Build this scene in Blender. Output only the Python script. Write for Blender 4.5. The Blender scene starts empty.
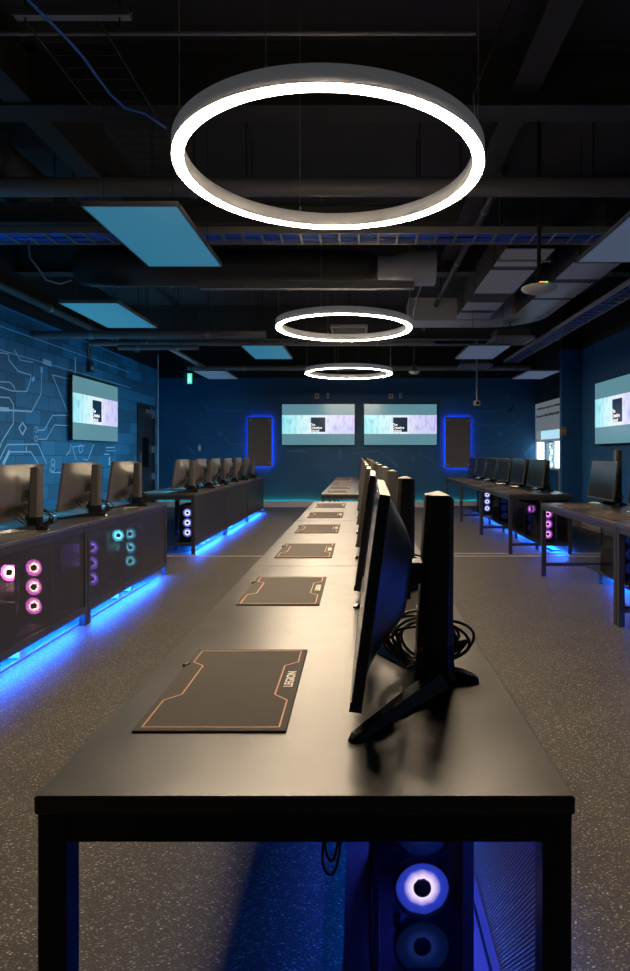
import bpy, bmesh, math, random
from mathutils import Vector, Matrix
random.seed(7)
SC = bpy.context.scene
COL = SC.collection
PI = math.pi
CZ = 1.22            # eye height
FPX, VX, HY = 620.0, 359.0, 454.0   # focal length (px), vanishing point

# ------------------------------------------------------------------ materials
def lin(r, g, b):
    f = lambda c: (c/255/12.92) if c/255 <= .04045 else ((c/255+.055)/1.055)**2.4
    return (f(r), f(g), f(b), 1)

def nt(name):
    m = bpy.data.materials.new(name); m.use_nodes = True
    t = m.node_tree; b = t.nodes['Principled BSDF']
    return m, t, b

def mat(name, col, rough=.5, metal=0, spec=.5, emit=None, es=0):
    m, t, b = nt(name)
    b.inputs['Base Color'].default_value = col
    b.inputs['Roughness'].default_value = rough
    b.inputs['Metallic'].default_value = metal
    b.inputs['Specular IOR Level'].default_value = spec
    if emit:
        b.inputs['Emission Color'].default_value = emit
        b.inputs['Emission Strength'].default_value = es
    # faint procedural wear in the roughness of every surface
    if not emit:
        n = t.nodes.new('ShaderNodeTexNoise'); n.inputs['Scale'].default_value = 14
        c = t.nodes.new('ShaderNodeTexCoord'); t.links.new(c.outputs['Object'], n.inputs['Vector'])
        r = t.nodes.new('ShaderNodeMapRange')
        r.inputs['To Min'].default_value = max(.02, rough-.05); r.inputs['To Max'].default_value = min(1, rough+.05)
        t.links.new(n.outputs['Fac'], r.inputs['Value']); t.links.new(r.outputs['Result'], b.inputs['Roughness'])
    return m

def math_node(t, op, a, b=None):
    n = t.nodes.new('ShaderNodeMath'); n.operation = op
    for i, v in enumerate((a, b)):
        if v is None: continue
        if isinstance(v, (int, float)): n.inputs[i].default_value = v
        else: t.links.new(v, n.inputs[i])
    return n.outputs[0]

def mix_col(t, fac, a, b):
    n = t.nodes.new('ShaderNodeMix'); n.data_type = 'RGBA'
    for k, v in (('Factor', fac), ('A', a), ('B', b)):
        s = [i for i in n.inputs if i.name == k and (i.type == 'RGBA' or (k == 'Factor' and i.type == 'VALUE'))][0]
        if isinstance(v, (int, float, tuple)): s.default_value = v
        else: t.links.new(v, s)
    return [o for o in n.outputs if o.type == 'RGBA'][0]

def ramp(t, fac, stops, interp='LINEAR'):
    n = t.nodes.new('ShaderNodeValToRGB'); n.color_ramp.interpolation = interp
    e = n.color_ramp.elements
    while len(e) < len(stops): e.new(.5)
    for k, (p, c) in enumerate(stops): e[k].position = p; e[k].color = c
    t.links.new(fac, n.inputs['Fac'])
    return n.outputs['Color']

def m_floor():
    m, t, b = nt('speckled_floor')
    c = t.nodes.new('ShaderNodeTexCoord')
    col = None
    base = (.040, .036, .033, 1)
    n = t.nodes.new('ShaderNodeTexNoise'); n.inputs['Scale'].default_value = 2.5; n.inputs['Detail'].default_value = 6
    t.links.new(c.outputs['Object'], n.inputs['Vector'])
    col = ramp(t, n.outputs['Fac'], [(.3, (.046, .042, .037, 1)), (.7, (.064, .058, .051, 1))])
    for sc, thr, keep, cc in ((105, .42, .80, (.27, .25, .19, 1)), (180, .45, .74, (.17, .16, .13, 1)), (85, .30, .90, (.52, .50, .38, 1)), (150, .40, .85, (.015, .014, .014, 1))):
        mp = t.nodes.new('ShaderNodeMapping'); mp.inputs['Rotation'].default_value = (0, 0, sc)
        mp.inputs['Scale'].default_value = (1, 2.2, 1)
        t.links.new(c.outputs['Object'], mp.inputs['Vector'])
        v = t.nodes.new('ShaderNodeTexVoronoi'); v.inputs['Scale'].default_value = sc
        t.links.new(mp.outputs[0], v.inputs['Vector'])
        near = math_node(t, 'LESS_THAN', v.outputs['Distance'], thr)
        sp = t.nodes.new('ShaderNodeSeparateColor'); t.links.new(v.outputs['Color'], sp.inputs[0])
        pick = math_node(t, 'GREATER_THAN', sp.outputs[0], keep)
        col = mix_col(t, math_node(t, 'MULTIPLY', near, pick), col, cc)
    t.links.new(col, b.inputs['Base Color'])
    b.inputs['Roughness'].default_value = .48
    b.inputs['Specular IOR Level'].default_value = .35
    return m

def m_wall(name, paint, blocks=True, black_above=2.97, axis='yz'):
    """blue paint below, black paint above; concrete block courses"""
    m, t, b = nt(name)
    g = t.nodes.new('ShaderNodeNewGeometry')
    s = t.nodes.new('ShaderNodeSeparateXYZ'); t.links.new(g.outputs['Position'], s.inputs[0])
    cb = t.nodes.new('ShaderNodeCombineXYZ')
    t.links.new(s.outputs['Y' if axis == 'yz' else 'X'], cb.inputs[0]); t.links.new(s.outputs['Z'], cb.inputs[1])
    col = None
    if blocks:
        br = t.nodes.new('ShaderNodeTexBrick'); t.links.new(cb.outputs[0], br.inputs['Vector'])
        br.inputs['Scale'].default_value = 1; br.inputs['Brick Width'].default_value = .40
        br.inputs['Row Height'].default_value = .20; br.inputs['Mortar Size'].default_value = .006
        br.inputs['Color1'].default_value = tuple(x*.62 for x in paint[:3])+(1,)
        br.inputs['Color2'].default_value = tuple(x*1.28 for x in paint[:3])+(1,)
        br.inputs['Mortar'].default_value = tuple(x*.35 for x in paint[:3])+(1,)
        col = br.outputs['Color']
        bp = t.nodes.new('ShaderNodeBump'); bp.inputs['Strength'].default_value = .35; bp.inputs['Distance'].default_value = .01
        t.links.new(math_node(t, 'SUBTRACT', 1, br.outputs['Fac']), bp.inputs['Height']); t.links.new(bp.outputs[0], b.inputs['Normal'])
    else:
        n = t.nodes.new('ShaderNodeTexNoise'); n.inputs['Scale'].default_value = 1.2
        t.links.new(g.outputs['Position'], n.inputs['Vector'])
        col = ramp(t, n.outputs['Fac'], [(.3, tuple(x*.85 for x in paint[:3])+(1,)), (.7, tuple(x*1.12 for x in paint[:3])+(1,))])
    up = math_node(t, 'GREATER_THAN', s.outputs['Z'], black_above)
    col = mix_col(t, up, col, (.006, .006, .007, 1))
    t.links.new(col, b.inputs['Base Color'])
    b.inputs['Roughness'].default_value = .55; b.inputs['Specular IOR Level'].default_value = .35
    return m

def m_mesh():
    """perforated sheet steel: round holes on a 45-degree grid"""
    m, t, b = nt('perforated_steel')
    c = t.nodes.new('ShaderNodeTexCoord')
    s = t.nodes.new('ShaderNodeSeparateXYZ'); t.links.new(c.outputs['Object'], s.inputs[0])
    k = 2*PI/.009
    a = math_node(t, 'COSINE', math_node(t, 'MULTIPLY', s.outputs['Y'], k))
    d = math_node(t, 'COSINE', math_node(t, 'MULTIPLY', s.outputs['Z'], k))
    hole = math_node(t, 'GREATER_THAN', math_node(t, 'MULTIPLY', a, d), .20)
    b.inputs['Base Color'].default_value = (.042, .040, .040, 1)
    b.inputs['Roughness'].default_value = .42; b.inputs['Metallic'].default_value = .3
    tr = t.nodes.new('ShaderNodeBsdfTransparent')
    mx = t.nodes.new('ShaderNodeMixShader')
    t.links.new(hole, mx.inputs[0]); t.links.new(b.outputs[0], mx.inputs[1]); t.links.new(tr.outputs[0], mx.inputs[2])
    t.links.new(mx.outputs[0], t.nodes['Material Output'].inputs[0])
    return m

def m_glass(name, tint=(.55, .58, .62, 1), gloss=.08):
    m, t, b = nt(name)
    tr = t.nodes.new('ShaderNodeBsdfTransparent'); tr.inputs[0].default_value = tint
    gl = t.nodes.new('ShaderNodeBsdfGlossy'); gl.inputs['Roughness'].default_value = .05
    mx = t.nodes.new('ShaderNodeMixShader'); mx.inputs[0].default_value = gloss
    t.links.new(tr.outputs[0], mx.inputs[1]); t.links.new(gl.outputs[0], mx.inputs[2])
    t.links.new(mx.outputs[0], t.nodes['Material Output'].inputs[0])
    return m

def m_rotor(name, inner, outer, k):
    """translucent fan blades lit by LEDs round the hub: brightness falls with radius"""
    m, t, b = nt(name)
    c = t.nodes.new('ShaderNodeTexCoord')
    s = t.nodes.new('ShaderNodeSeparateXYZ'); t.links.new(c.outputs['Object'], s.inputs[0])
    r = math_node(t, 'SQRT', math_node(t, 'ADD', math_node(t, 'MULTIPLY', s.outputs['X'], s.outputs['X']), math_node(t, 'MULTIPLY', s.outputs['Z'], s.outputs['Z'])))
    f = math_node(t, 'DIVIDE', r, .058)
    sc = lambda c_, q: tuple(x*q for x in c_[:3])+(1,)
    col = ramp(t, f, [(.36, sc(inner, 1)), (.50, sc(inner, .62)), (.68, sc(outer, .34)), (1, sc(outer, .22))])
    b.inputs['Base Color'].default_value = (.1, .1, .12, 1)
    t.links.new(col, b.inputs['Emission Color']); b.inputs['Emission Strength'].default_value = k
    return m

def m_tv():
    m, t, b = nt('tv_picture')
    c = t.nodes.new('ShaderNodeTexCoord')
    s = t.nodes.new('ShaderNodeSeparateXYZ'); t.links.new(c.outputs['Object'], s.inputs[0])
    u = math_node(t, 'ADD', math_node(t, 'DIVIDE', s.outputs['X'], 1.66), .5)
    v = math_node(t, 'ADD', math_node(t, 'DIVIDE', s.outputs['Z'], .93), .5)
    band = math_node(t, 'MULTIPLY', math_node(t, 'GREATER_THAN', v, .27), math_node(t, 'LESS_THAN', v, .735))
    base = ramp(t, u, [(0, lin(150, 232, 240)), (.25, lin(205, 246, 250)), (.5, lin(240, 246, 255)), (.75, lin(214, 214, 248)), (1, lin(206, 204, 250))])
    n = t.nodes.new('ShaderNodeTexNoise'); n.inputs['Scale'].default_value = 9; n.inputs['Detail'].default_value = 5
    mp = t.nodes.new('ShaderNodeMapping'); mp.inputs['Scale'].default_value = (1.6, 1, .7)
    t.links.new(c.outputs['Object'], mp.inputs[0]); t.links.new(mp.outputs[0], n.inputs['Vector'])
    dark = ramp(t, u, [(0, lin(60, 190, 215)), (.4, lin(120, 210, 230)), (.6, lin(170, 180, 235)), (1, lin(150, 140, 225))])
    pic = mix_col(t, ramp(t, n.outputs['Fac'], [(.5, (0, 0, 0, 1)), (.78, (1, 1, 1, 1))]), base, dark)
    col = mix_col(t, band, lin(92, 138, 150), pic)
    b.inputs['Base Color'].default_value = (.01, .01, .01, 1)
    b.inputs['Roughness'].default_value = .18
    t.links.new(col, b.inputs['Emission Color']); b.inputs['Emission Strength'].default_value = 1.0
    return m

M = {}
def build_materials():
    M['floor'] = m_floor()
    M['wall_l'] = m_wall('navy_block_wall', (.018, .110, .185))
    M['wall_b'] = m_wall('navy_plaster_wall', (.008, .080, .19), blocks=False)
    M['black_paint'] = mat('black_paint', (.010, .010, .011, 1), .7)
    M['ceil'] = mat('black_ceiling', (.045, .045, .047, 1), .8)
    M['steel_black'] = mat('powder_coated_steel', (.020, .020, .021, 1), .45)
    M['top'] = mat('black_laminate', (.044, .039, .034, 1), .32, spec=1.0)
    M['mesh'] = m_mesh()
    M['column'] = mat('stand_grey_plastic', (.07, .066, .062, 1), .42)
    M['plastic'] = mat('black_plastic', (.03, .029, .029, 1), .38)
    M['back_plastic'] = mat('matte_grey_plastic', (.085, .080, .078, 1), .36)
    M['gloss_plastic'] = mat('gloss_black', (.008, .008, .009, 1), .16)
    M['screen'] = mat('dark_screen', (.008, .009, .012, 1), .16, spec=.6)
    M['screen_on'] = mat('lit_screen', (.01, .01, .01, 1), .2, emit=(.05, .42, .80, 1), es=20.0)
    M['cable'] = mat('black_rubber', (.010, .010, .010, 1), .45)
    M['pad'] = mat('dark_grey_cloth', (.088, .079, .070, 1), .85, spec=.2)
    M['pad_line'] = mat('copper_print', lin(205, 150, 122), .6)
    M['white_print'] = mat('white_print', lin(232, 226, 214), .6)
    M['red_print'] = mat('red_print', lin(190, 30, 30), .5)
    M['ring_house'] = mat('grey_lamp_body_added_glow', (.70, .70, .70, 1), .5, emit=(.92, .95, 1, 1), es=.05)  # weak emission added so the grey body looks lit
    M['ring_glow'] = mat('warm_diffuser', (.9, .9, .9, 1), .5, emit=(1, .78, .54, 1), es=146)
    M['led_blue'] = mat('blue_led', (.5, .5, .5, 1), .5, emit=(.006, .125, 1, 1), es=250)
    M['led_wall'] = mat('blue_led_wall', (.5, .5, .5, 1), .5, emit=(.010, .10, 1, 1), es=40)
    M['led_soft'] = mat('blue_led_soft', (.5, .5, .5, 1), .5, emit=(.05, .08, 1, 1), es=420)
    M['led_teal'] = mat('teal_led', (.5, .5, .5, 1), .5, emit=(.05, 1, .55, 1), es=45)
    M['panel_cyan'] = mat('panel_added_cyan_glow', (.3, .3, .3, 1), .6, emit=(.008, .20, .34, 1), es=.68)  # cyan light on the left panels, put in as a glow of their own
    M['panel_grey'] = mat('added_grey_blue_glow', (.25, .25, .26, 1), .6, emit=(.065, .10, .17, 1), es=.6)  # grey-blue light on the other panels, put in as faint emission
    M['panel_frame'] = mat('panel_frame', (.12, .13, .14, 1), .5)
    M['pipe'] = mat('dark_pipe', (.14, .14, .15, 1), .4)
    M['duct_black'] = mat('black_duct_wrap', (.04, .04, .04, 1), .6)
    M['duct_silver'] = mat('silver_duct', (.50, .51, .54, 1), .5, metal=.15)
    M['strut'] = mat('galvanised_strut', (.26, .26, .27, 1), .45, metal=.3)
    M['blue_cable'] = mat('blue_network_cable', (.03, .15, .75, 1), .45)
    M['white'] = mat('white_plastic', (.62, .62, .62, 1), .4)
    M['raceway'] = mat('grey_white_plastic', (.12, .12, .125, 1), .45)
    M['white_trim'] = mat('white_trim_paint', (.42, .40, .37, 1), .5)
    M['line_l'] = mat('pale_mural_paint', (.34, .50, .62, 1), .6)
    M['line_b'] = mat('blue_mural_paint', (.018, .11, .26, 1), .6)
    M['tv'] = m_tv()
    M['tv_square'] = mat('picture_black_square', (.01, .01, .012, 1), .2, emit=lin(16, 40, 62), es=1)
    M['tv_text'] = mat('picture_white_text', (.5, .5, .5, 1), .2, emit=(1, 1, 1, 1), es=1)
    M['acoustic'] = mat('grey_felt', (.10, .097, .095, 1), .8)
    M['door'] = mat('dark_door', (.010, .009, .009, 1), .5)
    M['chrome'] = mat('brushed_metal', (.45, .45, .46, 1), .35, metal=.9)
    M['glass'] = m_glass('tinted_glass')
    M['pc_glass'] = m_glass('smoked_pc_glass', (.62, .62, .66, 1), .05)
    M['green_sign'] = mat('lit_green_sign', (.1, .5, .3, 1), .4, emit=(.03, .85, .38, 1), es=1.4)
    M['sign_white'] = mat('lit_sign_white', (.6, .6, .6, 1), .4, emit=(.7, 1, .85, 1), es=1.6)
    M['sign_dark'] = mat('sign_dark_green', (.02, .09, .12, 1), .5)
    M['lit_white'] = mat('bright_tube', (.8, .8, .8, 1), .4, emit=(.60, .86, 1, 1), es=5.0)
    M['lit_pale'] = mat('pale_lit_panel', (.5, .5, .5, 1), .4, emit=(.28, .50, .62, 1), es=1.3)
    M['hall'] = mat('grey_hall_wall_added_glow', (.22, .22, .23, 1), .7, emit=(.10, .115, .125, 1), es=1.0)  # the wall's brightness is partly put in as emission
    M['hall_dark'] = mat('dark_wall_letters', (.05, .055, .06, 1), .6)
    M['wood'] = mat('pale_wood', (.32, .22, .15, 1), .5)
    M['brown'] = mat('orange_brown_plastic', (.25, .11, .05, 1), .5)
    M['green_led'] = mat('green_indicator', (.1, .5, .1, 1), .4, emit=(.15, 1, .2, 1), es=2)
    M['orange_led'] = mat('orange_indicator', (.5, .2, .05, 1), .4, emit=(1, .3, .04, 1), es=2)
    W = (1, 1, 1)
    M['rot_white'] = m_rotor('fan_white_blue', (.85, .85, 1), (.25, .30, 1), 4.5)
    M['rot_blue'] = m_rotor('fan_bright_blue', (.80, .64, 1), (.05, .10, 1), 3.6)
    M['rot_dim'] = m_rotor('fan_dim_blue', (.02, .06, .30), (.012, .05, .26), .8)
    M['rot_pink'] = m_rotor('fan_pink', (1, .62, .45), (.85, .14, .60), 40)
    M['rot_magenta'] = m_rotor('fan_magenta', (1, .40, .70), (.60, .12, 1), 4.5)
    M['rot_purple'] = m_rotor('fan_purple', (.42, .20, 1), (.20, .10, 1), 16)
    M['rot_teal'] = m_rotor('fan_teal', (.2, .9, 1), (.04, .55, .8), 22)

# ------------------------------------------------------------------ mesh builder
class MB:
    def __init__(s): s.v = []; s.f = []; s.mi = []; s.k = 0; s.sm = []
    def add(s, vs, fs, smooth=False):
        o = len(s.v); s.v += [tuple(p) for p in vs]
        for f in fs: s.f.append([i+o for i in f]); s.mi.append(s.k); s.sm.append(smooth)
        return s
    def mat(s, k): s.k = k; return s
    def box(s, x0, y0, z0, x1, y1, z1):
        vs = [(x, y, z) for z in (z0, z1) for y in (y0, y1) for x in (x0, x1)]
        return s.add(vs, [(0, 2, 3, 1), (4, 5, 7, 6), (0, 1, 5, 4), (2, 6, 7, 3), (0, 4, 6, 2), (1, 3, 7, 5)])
    def bevbox(s, x0, y0, z0, x1, y1, z1, b=.004):
        """box with chamfered edges"""
        vs = []; X = (x0, x1); Y = (y0, y1); Z = (z0, z1)
        bm = bmesh.new(); bmesh.ops.create_cube(bm, size=1)
        for v in bm.verts: v.co = Vector(((v.co.x+.5)*(x1-x0)+x0, (v.co.y+.5)*(y1-y0)+y0, (v.co.z+.5)*(z1-z0)+z0))
        bmesh.ops.bevel(bm, geom=bm.edges[:], offset=b, segments=1, affect='EDGES')
        bm.verts.index_update()
        s.add([v.co[:] for v in bm.verts], [[v.index for v in f.verts] for f in bm.faces]); bm.free(); return s
    def cyl(s, p0, p1, r, n=16, r1=None, caps=True):
        p0 = Vector(p0); p1 = Vector(p1); r1 = r if r1 is None else r1
        d = (p1-p0).normalized(); a = d.orthogonal().normalized(); b = d.cross(a)
        vs = []
        for p, q in ((p0, r), (p1, r1)):
            for i in range(n):
                t = 2*PI*i/n; vs.append(p+(a*math.cos(t)+b*math.sin(t))*q)
        s.add(vs, [(i, (i+1) % n, n+(i+1) % n, n+i) for i in range(n)], True)
        if caps: s.add(vs, [tuple(range(n))[::-1], tuple(range(n, 2*n))])
        return s
    def tube(s, pts, r, n=6, closed=False):
        P = [Vector(p) for p in pts]; N = len(P); vs = []; ref = None
        for i in range(N):
            if closed: d = P[(i+1) % N]-P[i-1]
            else: d = P[min(i+1, N-1)]-P[max(i-1, 0)]
            d.normalize()
            if ref is None: ref = d.orthogonal()
            a = (ref-d*ref.dot(d)).normalized(); ref = a; b = d.cross(a)
            for j in range(n):
                t = 2*PI*j/n; vs.append(P[i]+(a*math.cos(t)+b*math.sin(t))*r)
        fs = []
        for i in range(N if closed else N-1):
            for j in range(n):
                k = (i+1) % N
                fs.append((i*n+j, i*n+(j+1) % n, k*n+(j+1) % n, k*n+j))
        if not closed: fs += [tuple(range(n))[::-1], tuple(range((N-1)*n, N*n))]
        return s.add(vs, fs, True)
    def lathe(s, prof, axis='z', n=48, c=(0, 0, 0), closed=False):
        vs = []; m = len(prof)
        for i in range(n):
            t = 2*PI*i/n
            for r, h in prof:
                if axis == 'z': vs.append((c[0]+r*math.cos(t), c[1]+r*math.sin(t), c[2]+h))
                else: vs.append((c[0]+r*math.cos(t), c[1]+h, c[2]+r*math.sin(t)))
        fs = []
        for i in range(n):
            k = (i+1) % n
            for j in range(m if closed else m-1):
                q = (j+1) % m
                fs.append((i*m+j, k*m+j, k*m+q, i*m+q))
        return s.add(vs, fs, True)
    def prism(s, poly, z0, z1, f=lambda x, y, z: (x, y, z)):
        n = len(poly)
        vs = [f(x, y, z0) for x, y in poly]+[f(x, y, z1) for x, y in poly]
        return s.add(vs, [tuple(range(n))[::-1], tuple(range(n, 2*n))]+[(i, (i+1) % n, n+(i+1) % n, n+i) for i in range(n)])
    def build(s, name, mats, parent=None, loc=(0, 0, 0), rotz=0):
        me = bpy.data.meshes.new(name); me.from_pydata(s.v, [], s.f)
        for m in (mats if isinstance(mats, (list, tuple)) else [mats]): me.materials.append(M[m])
        for p, k, q in zip(me.polygons, s.mi, s.sm): p.material_index = k; p.use_smooth = q
        bm = bmesh.new(); bm.from_mesh(me); bmesh.ops.recalc_face_normals(bm, faces=bm.faces[:]); bm.to_mesh(me); bm.free()
        me.update()
        o = bpy.data.objects.new(name, me); COL.objects.link(o)
        o.location = loc; o.rotation_euler = (0, 0, rotz)
        if parent: o.parent = parent
        return o

def tag(o, label, cat, group=None):
    o['label'] = label; o['category'] = cat
    if group: o['group'] = group
    return o
def thing(name, loc, label, cat, group=None, rotz=0):
    o = bpy.data.objects.new(name, None); COL.objects.link(o)
    o.location = loc; o.rotation_euler = (0, 0, rotz); o.empty_display_size = .1
    return tag(o, label, cat, group)
def struct(o): o['kind'] = 'structure'; return o
def dup(src, loc, rotz, label, group=None):
    r = src.copy(); COL.objects.link(r); r.location = loc; r.rotation_euler = (0, 0, rotz); r['label'] = label
    if group: r['group'] = group
    for c in KIDS[src.name]:
        d = c[0].copy(); COL.objects.link(d); d.parent = r
        for g in c[1]:
            e = g.copy(); COL.objects.link(e); e.parent = d
    return r
KIDS = {}
def remember(root):
    ch = [o for o in COL.objects if o.parent == root]
    KIDS[root.name] = [(c, [g for g in COL.objects if g.parent == c]) for c in ch]
    return root

def text_mesh(name, body, size, material, parent, loc, rot, ext=.0008, align='LEFT'):
    cu = bpy.data.curves.new(name, 'FONT'); cu.body = body; cu.size = size; cu.extrude = ext; cu.align_x = align; cu.offset = size*.02
    o = bpy.data.objects.new(name, cu); COL.objects.link(o)
    dg = bpy.context.evaluated_depsgraph_get()
    me = bpy.data.meshes.new_from_object(o.evaluated_get(dg))
    bpy.data.objects.remove(o); bpy.data.curves.remove(cu)
    me.materials.clear(); me.materials.append(M[material])
    p = bpy.data.objects.new(name, me); COL.objects.link(p)
    p.location = loc; p.rotation_euler = rot
    if parent: p.parent = parent
    return p

build_materials()
ORD = ['nearest', 'second', 'third', 'fourth', 'fifth', 'sixth', 'seventh']

# ------------------------------------------------------------------ the room
XL, XR, YB, ZC = -4.21, 3.74, 14.27, 3.9
struct(MB().box(-6, -3.2, -.1, 5.2, YB+.2, 0).build('floor', 'floor'))
struct(MB().box(-6, -3.2, ZC, 5.2, YB+.2, ZC+.1).build('ceiling', 'ceil'))
struct(MB().box(-6, YB, 0, 5.2, YB+.2, ZC).build('wall_back', 'wall_b'))
# left wall: with the door hole, steps back beyond the door
DY0, DY1, DH = 11.75, 12.75, 2.20
struct(MB().box(XL-.2, -3.2, 0, XL, DY0, ZC).box(XL-.2, DY0, DH, XL, DY1, ZC).box(XL-.2, DY1, 0, XL, 12.98, ZC)
       .box(-6, 12.78, 0, XL-.2, 12.98, ZC).build('wall_left', 'wall_l'))
struct(MB().box(XR, -3.2, 0, XR+.2, 10.4, ZC).build('wall_right', 'wall_b'))
struct(MB().box(3.40, 10.4, 0, 4.26, 10.5, ZC).build('wall_right_column', 'wall_b'))
struct(MB().box(-6, -3.4, 0, 5.2, -3.2, ZC).build('wall_front', 'wall_b'))
struct(MB().box(-6.1, 12.78, 0, -6, YB, ZC).build('wall_far_left', 'wall_b'))
# right alcove: black bulkhead, grey lettered wall, blue below
wr = struct(MB().box(4.06, 10.5, 2.36, 4.26, YB, ZC).build('wall_right_bulkhead', 'black_paint'))
struct(MB().box(4.06, 10.5, 0, 4.26, YB, .90).build('wall_right_alcove', 'wall_b'))
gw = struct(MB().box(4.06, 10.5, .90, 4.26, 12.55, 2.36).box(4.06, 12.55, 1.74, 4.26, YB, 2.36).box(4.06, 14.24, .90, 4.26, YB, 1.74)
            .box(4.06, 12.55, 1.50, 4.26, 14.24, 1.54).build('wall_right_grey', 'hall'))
lt = MB()
for zz, hh in ((2.21, .05), (2.04, .06)):
    y = 12.3
    while y < 14.15:
        w = random.uniform(.04, .10)
        lt.box(4.052, y, zz, 4.06, y+w, zz+hh*random.uniform(.6, 1)); y += w+random.uniform(.03, .08)
struct(lt.build('trim_lettering', 'hall_dark'))
wn = struct(MB().box(4.18, 12.55, 1.54, 4.20, 14.24, 1.74).build('window_1', 'lit_pale'))
w2 = struct(MB().box(4.19, 12.55, .90, 4.21, 14.24, 1.50).build('window_2', 'glass'))
MB().box(4.03, 12.53, .88, 4.08, 14.26, .92).build('window_sill', 'white_trim', w2)
MB().box(4.06, 13.55, .92, 4.10, 13.6, 1.50).box(4.06, 12.95, .92, 4.1, 13.0, 1.5).build('window_mullion', 'white_trim', w2)
# what is seen through window 2: two upright light tubes and a lit display
for y, lab in ((14.08, 'bright upright light tube at the far end of the service window'), (12.78, 'bright upright light tube beside the column in the service window')):
    t = thing('tube_light', (4.13, y, .92), lab, 'light', 'upright tubes in the service window')
    MB().box(-.03, -.10, 0, .03, .10, .02).build('base', 'white', t)
    MB().cyl((0, 0, .02), (0, 0, .56), .075, 16).build('tube', 'lit_white', t)
t = thing('lit_display', (4.15, 13.28, .92), 'small glowing display with rows of items between the two light tubes', 'display')
MB().box(-.02, -.18, 0, .03, .18, .55).build('back_box', 'lit_pale', t)
for r in range(4):
    for c in range(3):
        if random.random() < .8: MB().box(-.035, -.15+c*.10, .05+r*.13, -.02, -.15+c*.10+random.uniform(.05, .08), .05+r*.13+random.uniform(.02, .07)).build('display_item', 'lit_white' if (r+c) % 2 else 'panel_grey', t)
struct(MB().box(4.02, 12.36, 0, 4.06, 12.50, .92).build('trim_1', 'wood'))
# baseboards and floor strips
struct(MB().box(XL-1.8, YB-.030, 0, 4.06, YB-.024, .14).box(XL-1.8, YB-.024, 0, 4.06, YB, .10).build('baseboard_back', 'white_trim'))
struct(MB().box(XR-.018, -3, 0, XR, 10.4, .12).box(3.37, 10.38, 0, XR-.018, 10.4, .12).build('baseboard_right', 'white_trim'))
struct(MB().box(XL, -3, 0, XL+.018, DY0-.1, .12).build('baseboard_left', 'black_paint'))
tag(MB().box(-4.9, YB-.022, .1005, 4.0, YB-.006, .106).build('led_strip_light', 'led_teal'), 'long green-teal light strip along the top of the far baseboard', 'light strip')
struct(MB().box(XL, 7.37, 0, XR, 7.40, .006).build('trim_2', 'white_trim'))
struct(MB().box(0.4, 7.58, 0, XR, 7.61, .006).build('trim_3', 'white_trim'))
# painted lines along the left wall and corner trims
struct(MB().box(XL-.001, -3, 2.94, XL+.03, 11.5, 2.965).build('trim_4', 'line_b'))
struct(MB().box(XL-.012, 12.968, 0, XL+.012, 12.992, 3.3).build('trim_5', 'white_trim'))

# murals ------------------------------------------------------------
def wl(px, py, x=XL+.004):
    d = (x)*FPX/(px-VX); return (d, CZ+(HY-py)*d/FPX)
def wall_line(mb, pts, w, plane):
    """painted stroke with its own 3 mm thickness on a wall; pts in wall coordinates (u, z)"""
    for (u0, z0), (u1, z1) in zip(pts, pts[1:]):
        d = Vector((u1-u0, z1-z0)); L = d.length
        if L < 1e-6: continue
        n = Vector((-d.y, d.x))/L*w/2; e = d/L*w*.35
        q = [(u0-e.x+n.x, z0-e.y+n.y), (u0-e.x-n.x, z0-e.y-n.y), (u1+e.x-n.x, z1+e.y-n.y), (u1+e.x+n.x, z1+e.y+n.y)]
        if plane == 'L': mb.prism(q, XL-.001, XL+.003, lambda a, b, h: (h, a, b))
        else: mb.prism(q, YB-.003, YB+.001, lambda a, b, h: (a, h, b))
def circ(c, r, n=14): return [(c[0]+r*math.cos(2*PI*i/n), c[1]+r*math.sin(2*PI*i/n)) for i in range(n+1)]
ml = MB(); Z = lambda L: [wl(a/4.846, 360+b/4.846) for a, b in L]
for L, w in (([(45, 0), (90, 55), (150, 72), (150, 95), (130, 153), (60, 150), (0, 130)], .014), ([(0, 105), (50, 108), (70, 130), (72, 145)], .012),
             ([(0, 180), (45, 182), (66, 215), (66, 305), (10, 395), (0, 425)], .014), ([(0, 238), (40, 240)], .05), ([(40, 243), (155, 250)], .02),
             ([(155, 248), (200, 165), (203, 40)], .013), ([(110, 303), (127, 330), (110, 362), (93, 330), (110, 303)], .022),
             ([(335, 270), (255, 72), (345, 95)], .013), ([(188, 340), (215, 340), (255, 268), (335, 268)], .012), ([(188, 384), (225, 384), (265, 315), (335, 318)], .012),
             ([(0, 480), (35, 410), (185, 408), (225, 500)], .014), ([(18, 500), (45, 445)], .045), ([(45, 445), (150, 445), (185, 500)], .014),
             ([(345, 410), (340, 440), (322, 462)], .014), ([(370, 485), (352, 420), (410, 416)], .014), ([(455, 410), (425, 485), (405, 480)], .014),
             ([(215, 7), (245, 18)], .07), ([(515, 424), (555, 424)], .02), ([(505, 457), (530, 457)], .02), ([(531, 475), (531, 505)], .05), ([(240, 530), (250, 545), (310, 545)], .014),
             ([(590, 490), (565, 515), (560, 560)], .014), ([(128, 420), (128, 438)], .02), ([(203, 40), (203, 55)], .05), ([(165, 88), (160, 95)], .05), ([(515, 440), (560, 440)], .012),
             ([(0, -35), (40, -30), (45, 0)], .013), ([(70, -50), (100, 0), (160, 12)], .012), ([(366, -10), (366, 65)], .03)):
    wall_line(ml, Z(L), w, 'L')
for c, r in (((176, 338), .035), ((176, 382), .035), ((392, 430), .06), ((258, 498), .05), ((258, 522), .05)):
    wall_line(ml, circ(wl(c[0]/4.846, 360+c[1]/4.846), r), .014, 'L')
for z in (2.72, 2.44): wall_line(ml, [(6.6 if z > 2.6 else 7.1, z), (11.4, z)], .008, 'L')
struct(ml.build('trim_6', 'line_l'))
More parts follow.
